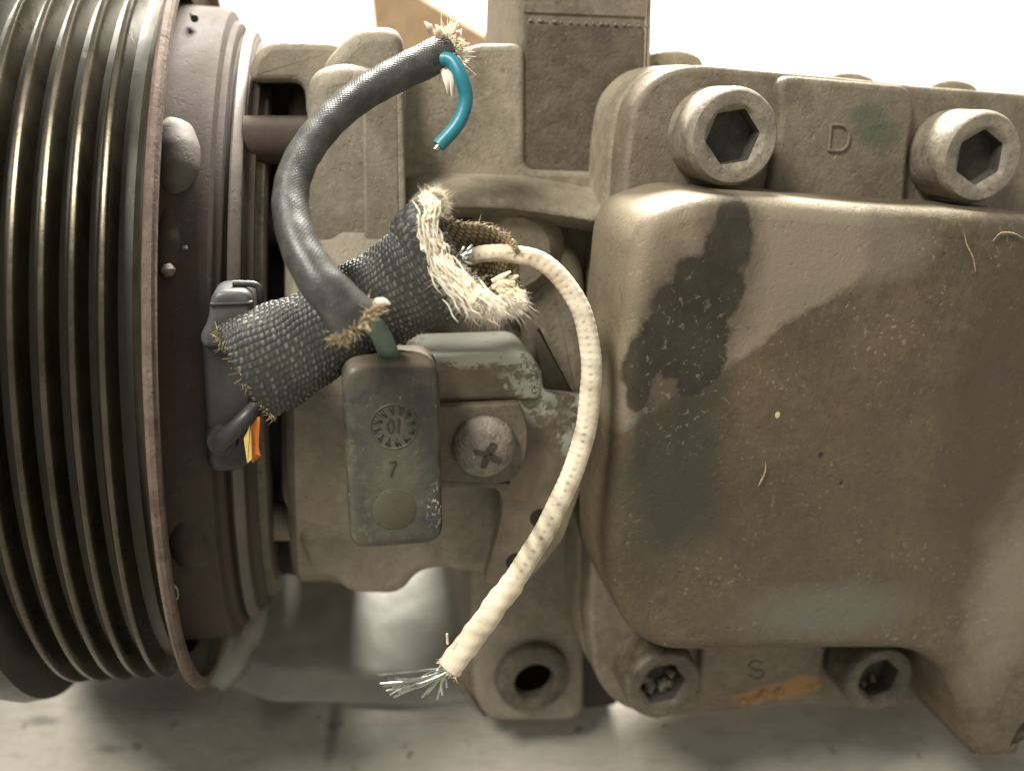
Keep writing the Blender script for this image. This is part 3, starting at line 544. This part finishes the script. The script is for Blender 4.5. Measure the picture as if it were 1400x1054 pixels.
def braid_mesh(pth, rads, sq, seg=330, cut0=None, flare=None, cell=.66):
    pth = np.array(pth); m = len(pth); T, N, Bn = frames(pth); L_ = np.r_[0, np.cumsum(np.linalg.norm(np.diff(pth, axis=0), axis=1))]
    n2 = int(L_[-1]/.09); s = np.linspace(0, L_[-1], n2); I = lambda A: np.stack([np.interp(s, L_, A[:, k]) for k in range(3)], 1)
    pc, Nc, Bc = I(pth), I(N), I(Bn); rr = np.interp(s/s[-1], np.linspace(0, 1, len(rads)), rads)
    a = np.linspace(0, 2*np.pi, seg, endpoint=False); S, A = np.meshgrid(s, a, indexing='ij')
    nc = 44; U = A/(2*np.pi)*nc; Vv = S/cell
    U = U+.22*np.sin(S*.5+A*2)+.05*np.sin(S*2.1-A*5); Vv = Vv+.30*np.sin(S*.3+A*2)+.06*np.sin(A*7+S*1.7)+A*2.2; row = np.floor(U); lx = (U-row)*2-1; ph = Vv + .5*(row % 2) + .25*np.sin(row*2.3); cy = np.floor(ph); ly = (ph-cy)*2-1
    h = np.clip(1-lx**2*.9, 0, 1)*np.clip(1-ly**2*.95, 0, 1); h = h**.6; jit = np.sin(row*12.9+cy*78.2)*.5+.5
    disp = (.24*h*(.75+.5*jit)) + .18*np.sin(S*.45+A*2)+.12*np.sin(S*1.1-A*3)
    R = rr[:, None]+disp
    V = pc[:, None]+R[..., None]*(Nc[:, None]*np.cos(A)[..., None]*sq[0]+Bc[:, None]*np.sin(A)[..., None]*sq[1])
    if cut0 is not None: # ragged ends
        Tm = I(T); e = np.exp(-S/1.2)*cut0*(np.sin(A*nc/2*2)*.25+.6*np.sin(A*2+1)); V = V + Tm[:, None]*e[..., None]
    mb = MB().add(V.reshape(-1, 3), [(k*seg+i, k*seg+(i+1) % seg, (k+1)*seg+(i+1) % seg, (k+1)*seg+i) for k in range(n2-1) for i in range(seg)])
    return mb, (h*(.6+.4*jit)).reshape(-1)
mb, at = braid_mesh(bpath, [7.0, 6.8, 6.3, 6.1, 6.4, 7.2, 8.0], (1.0, .55), cut0=.8)
build('woven_tube', mb, bmw.m, br, attr=at, angle=180)
T, N, Bn = frames(bpath)
rp = [bpath[0]+7.0*(N[0]*math.cos(a)+Bn[0]*.55*math.sin(a)) for a in np.linspace(0, 2*np.pi, 120)]
mb = MB(); fibres(mb, rp, -T[0]*.6, 240, .7, .5, .085, .9); build('frayed_edge', mb, M['cotton_brown'], br, kind='stuff')
# flap: torn-open right end showing tan woven inside
flw = NT('woven_tan'); wa = flw.n('ShaderNodeAttribute', attribute_name='wear').outputs['Fac']
c = flw.mix(flw.ramp(wa, .2, .9), (.10, .075, .045, 1), (.36, .29, .18, 1)); flw.set(Base_Color=c, Roughness=.8)
def flap(corners, nu, nv, curve, cell, mat, name, amp=.28):
    G = np.array([[P(*q) for q in r] for r in corners]); u = np.linspace(0, 1, nu); v = np.linspace(0, 1, nv)
    rows = [spline(r, 10) for r in G]; ns = len(rows[0]); rs = [np.stack([np.interp(u, np.linspace(0, 1, ns), r[:, k]) for k in range(3)], 1) for r in rows]
    cols = np.zeros((nv, nu, 3)); ss = np.stack(rs)
    for i in range(nu):
        q = spline(ss[:, i], 10); cols[:, i] = np.stack([np.interp(v, np.linspace(0, 1, len(q)), q[:, k]) for k in range(3)], 1)
    du = np.gradient(cols, axis=1); dv = np.gradient(cols, axis=0); nn = np.cross(du, dv); nn /= np.linalg.norm(nn, axis=2)[..., None]+1e-9
    if nn[..., 1].mean() > 0: nn = -nn
    lu = np.linalg.norm(du, axis=2).mean()*nu; lv = np.linalg.norm(dv, axis=2).mean()*nv
    UU, VV = np.meshgrid(u*lu/cell, v*lv/cell); row = np.floor(VV); lx = (VV-row)*2-1; ph = UU+.5*(row % 2); cy = np.floor(ph); ly = (ph-cy)*2-1
    h = (np.clip(1-lx**2*.9, 0, 1)*np.clip(1-ly**2*.95, 0, 1))**.6; V = cols+nn*(h*amp)[..., None]
    mb = MB().add(V.reshape(-1, 3), [(j*nu+i, j*nu+i+1, (j+1)*nu+i+1, (j+1)*nu+i) for j in range(nv-1) for i in range(nu-1)])
    o = build(name, mb, mat, br, attr=h.reshape(-1), angle=180); md = o.modifiers.new('t', 'SOLIDIFY'); md.thickness = .0006; md.offset = 1; return o, cols
o, FC = flap([[(592, 292, 119), (625, 305, 119), (660, 308, 119), (692, 322, 117), (706, 340, 115)],
              [(600, 320, 122), (640, 335, 123), (675, 340, 122), (695, 352, 120), (704, 362, 117)],
              [(612, 355, 124), (645, 370, 125), (675, 375, 123), (695, 385, 121), (706, 398, 118)],
              [(625, 395, 121), (650, 400, 122), (675, 405, 121), (690, 415, 119), (695, 425, 117)]], 150, 130, 0, .85, flw.m, 'torn_flap')
mb = MB(); edge = [FC[0, i] for i in range(150)]+[FC[j, -1] for j in range(0, 130)]
fibres(mb, edge, lambda b: np.array((.4, 0, .3)), 260, .6, .6, .085, 1.0); build('flap_edge', mb, M['cotton_brown'], br, kind='stuff')
# white fluff along the torn edge
tornL = spline(PP([(578, 268, 116), (590, 285, 114), (583, 305, 113), (590, 330, 112), (598, 345, 112), (603, 365, 111), (622, 385, 110), (638, 400, 109), (655, 410, 108)]), 10)
mb = MB()
tube(tornL, [.5, .8, .5, .7, .6, .9, 1.1, 1.5, 1.2], 14, mb, disp=lambda l, a, r: .25*np.sin(l*1.7+a*2)+.15*np.sin(l*3.1-a*3))
build('fluffy_edge', mb, M['cotton_pale'], br, 'pale fluffy torn edge')
mb = MB(); TT = np.gradient(tornL, axis=0); nL = len(tornL)
for i in range(330):
    k = rng.randint(0, nL-12); g = k/nL; w_ = .45+1.0*g*g; off = rng.randn(3)*w_; off[1] = -abs(off[1])*.8
    idx = np.clip(k+np.arange(0, 5)*rng.randint(2, 5), 0, nL-1); q = tornL[idx]+off+np.cumsum(rng.randn(5, 3)*.16, 0)+np.array((.25, -.1, -.5))*np.linspace(0, 1, 5)[:, None]*(.5+1.8*g)
    tube(spline(q, 4), [.05, .11, .12, .10, .03], 5, mb)
build('matted_strand', mb, M['cotton'], br, 'matted white cotton strands', kind='stuff')
mb = MB(); fibres(mb, list(tornL), lambda b: np.array((.1, -.1, -.1)), 3200, .5, .9, .02, 2.5)
fibres(mb, list(tornL[50:]), lambda b: np.array((.5, -.1, -.65)), 2000, 1.2, .5, .022, 1.6)
fibres(mb, list(spline(PP([(590, 262, 116), (604, 268, 116), (611, 290, 116)]), 6)), lambda b: np.array((.2, -.1, .2)), 700, .45, .9, .02, 2.2)
build('cotton_fibres', mb, M['cotton'], br, 'loose white cotton fibres', kind='stuff')
mb = MB()
for i in range(26):                          # lumps of matted cotton, combed down and right
    k = rng.randint(15, len(tornL)); b = tornL[k]+rng.randn(3)*.35; g = k/len(tornL); d = np.array((.35+.5*g, -.1, -.9))*(1.0+1.5*g)*(.6+.6*rng.rand())
    tube(spline([b, b+d*.5+rng.randn(3)*.2, b+d], 5), [.35, .75, .25], 9, mb, disp=lambda l, a, r: .13*np.sin(l*6+a*3)+.1*np.sin(l*13-a*5))
build('cotton_lump', mb, M['cotton'], br, 'matted white cotton lumps', kind='stuff')
low = spline(PP([(636, 388, 109), (652, 402, 108), (672, 408, 108), (694, 404, 109), (704, 395, 110)]), 8)
mb = MB(); fibres(mb, list(low), lambda b: np.array((.22, -.05, -.9))+(b-low[20])*.12, 3000, 1.9, .25, .026, .7); build('cotton_fibres', mb, M['cotton'], br, kind='stuff')
mb = MB()
for i in range(26):
    x, y = 672+rng.rand()*26, 380+rng.rand()*36; b = P(x, y, 114); a = R_(rng.uniform(-50, 35)); d = np.array((math.cos(a), -.15, math.sin(a)))*rng.uniform(1.6, 3.0)
    tube(spline([b, b+d*.5+rng.randn(3)*.15, b+d], 4), [.32, .4, .16], 7, mb)
build('thread_tuft', mb, M['cotton_pale'], br, 'cream thread ends fanning right')

# ---------------------------------------------------------------- WHITE WIRE
WO = P(790, 560, 115)
ww = thing('white_braided_wire', 'cream white cloth covered wire looping down in front with bare strands at its end', 'wire', WO)
wm = NT('cream_cloth'); wa = wm.n('ShaderNodeAttribute', attribute_name='wear').outputs['Fac']
c = wm.mix(wm.ramp(wm.noise(160, 5, .6), .4, .65), (.72, .64, .49, 1), (.54, .46, .33, 1)); c = wm.mix(wm.ramp(wm.noise(90, 6, .7), .45, .7, 0, .45), c, (.38, .29, .17, 1)); c = wm.mix(wa, c, (.12, .105, .08, 1))
wm.set(Base_Color=c, Roughness=.7, Subsurface_Weight=.1, Subsurface_Scale=.001); wm.bump(wm.noise(1500, 3), .4, .0003)
wpts = PP([(640, 352, 121), (665, 347, 119), (700, 347, 117), (740, 358, 115), (775, 390, 113.5), (798, 435, 112), (808, 490, 111), (806, 550, 110), (795, 610, 109), (772, 670, 107.5), (742, 730, 106), (708, 785, 104.5), (676, 830, 103.5), (648, 868, 103), (615, 912, 102.5)])
wp = spline(wpts, 36); L_ = np.r_[0, np.cumsum(np.linalg.norm(np.diff(wp, axis=0), axis=1))]; seg = 64
T, N, Bn = frames(wp); a = np.linspace(0, 2*np.pi, seg, endpoint=False); S, A = np.meshgrid(L_, a, indexing='ij')
end = L_[-1]; rr = np.interp(S/end, [0, .15, .4, .7, .82, .93, 1], [1.1, 1.25, 1.42, 1.46, 1.5, 1.54, 1.58])+.13*np.clip((S/end-.795)/.012, 0, 1)
bare = np.clip((S/end-.78)/.03, 0, 1); tw_ = .018*np.sin(S*2*np.pi/.95+A*1.0)*(1-bare)+.02*np.sin(S*2*np.pi/.31-A*3)*(1-bare)+bare*(.07*np.sin(S*1.3+A)+.05*np.sin(S*3.1-2*A))+.04*np.sin(S*.8+A*3)
R = rr+tw_; V = wp[:, None]+R[..., None]*(N[:, None]*np.cos(A)[..., None]+Bn[:, None]*np.sin(A)[..., None])
ref = np.array((-.35, -1., .1)); A0 = np.arctan2(Bn@ref, N@ref)[:, None]
def near(a0, wdt): return np.exp(-((((A-a0+np.pi) % (2*np.pi))-np.pi)/wdt)**2)
pr_ = 1.02; k1 = np.exp(-((((S/pr_) % 1)-.5)/.17)**2); k2 = np.exp(-((((S/pr_+.5) % 1)-.5)/.17)**2)
vw = (k1*near(A0, .20)*.85 + k2*near(A0+1.25, .2)*.35)*(1-bare)*(.45+.55*np.clip(np.sin(S*.9)+np.sin(S*2.7+2)+.6, 0, 1))
dirt = .16*np.clip(np.sin(S*.7+1)+np.sin(S*1.9+A), 0, 2)*(1-bare)+np.exp(-((S/end-.71)/.06)**2)*.6*(np.sin(S*2.3+A*2)*.5+.5)*(1-bare)
wear = np.clip(vw*.8+dirt, 0, 1); R = R-.06*vw; V = wp[:, None]+R[..., None]*(N[:, None]*np.cos(A)[..., None]+Bn[:, None]*np.sin(A)[..., None])
mb = MB().add(V.reshape(-1, 3), [(k*seg+i, k*seg+(i+1) % seg, (k+1)*seg+(i+1) % seg, (k+1)*seg+i) for k in range(len(wp)-1) for i in range(seg)])
mb.f.append(tuple(range(seg)))
build('insulation', mb, wm.m, ww, attr=wear.reshape(-1), angle=180)
e0 = wp[-1]; td = T[-1]
build('wire_plug', tube(np.array([wp[-6], wp[-2]]), 1.45, 20), M['cotton_brown'], ww)
ends = [(516, 922), (520, 934), (524, 938), (528, 944), (533, 950), (538, 953), (536, 940), (545, 946), (552, 945), (530, 928), (548, 930), (560, 943), (577, 953), (584, 948), (598, 956), (605, 950), (570, 940), (611, 940), (540, 926)]
for i, (x, y) in enumerate(ends):
    b = wp[-2]+(N[-1]*rng.uniform(-1, 1)+Bn[-1]*rng.uniform(-1, 1))*.9; e = P(x, y, 103+rng.uniform(-3, 3)); mid = b*.6+e*.4+td*1.3*rng.rand()
    build('wire_strand', tube(spline([b-td*.5, b+td*.5, mid, e], 5), .17, 6), M['copper'], ww)
mb = MB(); rp = [wp[-1]+1.62*(N[-1]*math.cos(q)+Bn[-1]*math.sin(q)) for q in np.linspace(0, 6.28, 50)]
fibres(mb, rp, td*.8, 120, .5, .5, .06); tube(np.array(PP([(612, 880, 101.5), (611, 866, 101.5)])), [.18, .15], 6, mb); build('frayed_edge', mb, M['cotton_pale'], ww, kind='stuff')
# bare copper strands peeking at the upper end
for i in range(16):
    y0 = 335+rng.rand()*42; b = P(612+rng.rand()*16, 350+rng.rand()*22, 114); e = P(632+rng.rand()*16, y0, 112.5)
    build('wire_strand', tube(np.array([b, e]), .16, 6), M['copper'], ww)

# ---------------------------------------------------------------- BLACK PLUG and tape
PO = P(312, 520, 124)
pg = thing('plug_connector', 'black plastic two part plug clipped beside the pulley with a small cable stub', 'plug', PO)
build('plug_body', slab([(276, 470, 1), (285, 445, 1.5), (345, 440, 1.5), (350, 600, 2), (338, 645, 2), (283, 648, 1.5), (280, 560, 1)], 121, 127, 1.0), M['plug'], pg)
build('plug_cap', slab([(272, 462, .6), (284, 440, .8), (288, 398, 1.2), (345, 397, 1.2), (347, 455, 1), (345, 475, .6), (278, 478, .6)], 119.5, 126, .9), simple('grey_plug_plastic', (.05, .05, .05, 1), .45, c2=(.095, .09, .085, 1)), pg, 'dusty grey cap')
build('plug_ridge', slab([(286, 414, .4), (346, 412, .4), (346, 418, .4), (286, 420, .4)], 119.2, 120, .3), M['plug'], pg)
build('clip', tube(spline(PP([(318, 388, 122), (330, 388, 122), (350, 390, 122), (357, 402, 122), (357, 430, 123)]), 8), .45, 10), M['plug'], pg)
build('cable_stub', tube(spline(PP([(300, 607, 120), (318, 590, 119), (336, 572, 119), (350, 558, 120)]), 8), [1.3, 1.2, 1.2], 20), M['plug'], pg)
build('cable_boot', turn([(.05, 119.6), (1.9, 119.8), (2.3, 121.5)], P(303, 604, 120), 28), M['plug'], pg)
ob = thing('orange_tape', 'small torn orange tape scrap beside the black plug', 'tape', P(345, 600, 122))
build('tape', slab([(341, 572, .2), (356, 570, .2), (354, 612, .2), (357, 625, .2), (350, 622, .2), (347, 634, .2), (341, 628, .2)], 118.6, 119.0, .1), M['orange'], ob)
build('torn_edge', slab([(343, 575, .1), (344, 600, .1), (345, 628, .1), (338, 634, .1), (336, 620, .1), (333, 600, .1), (338, 590, .1)], 118.2, 118.6, .1), M['gloss_white'], ob)

for pts, lb in (([(1318, 318), (1322, 335), (1330, 352), (1334, 372)], 'thin pale lint fibre hanging below the upper edge of the cover'), ([(1357, 330), (1368, 319), (1385, 319), (1400, 326)], 'curved lint fibre near the upper right corner of the cover'), ([(1047, 632), (1046, 645), (1041, 656), (1037, 664)], 'short pale lint fibre in the middle of the broad cover')):
    q = spline(PP([(x, y, 110.6) for x, y in pts]), 6); lf = thing('lint_fibre', lb, 'lint', q[0], 'lint fibres on the cover'); build('fibre', tube(q, [.05, .10, .12, .05], 6), M['cotton_brown'], lf)
q = spline(PP([(226, 792, 121), (240, 802, 121), (243, 815, 121), (236, 826, 121), (228, 824, 121)]), 6); lf = thing('broken_thread', 'small curled thread caught behind the rusty pulley rim', 'thread', q[0]); build('fibre', tube(q, .13, 6), M['cotton_brown'], lf)
for o in list(bpy.data.objects):
    if '_o' in o: del o['_o']
sc.render.engine = 'CYCLES'
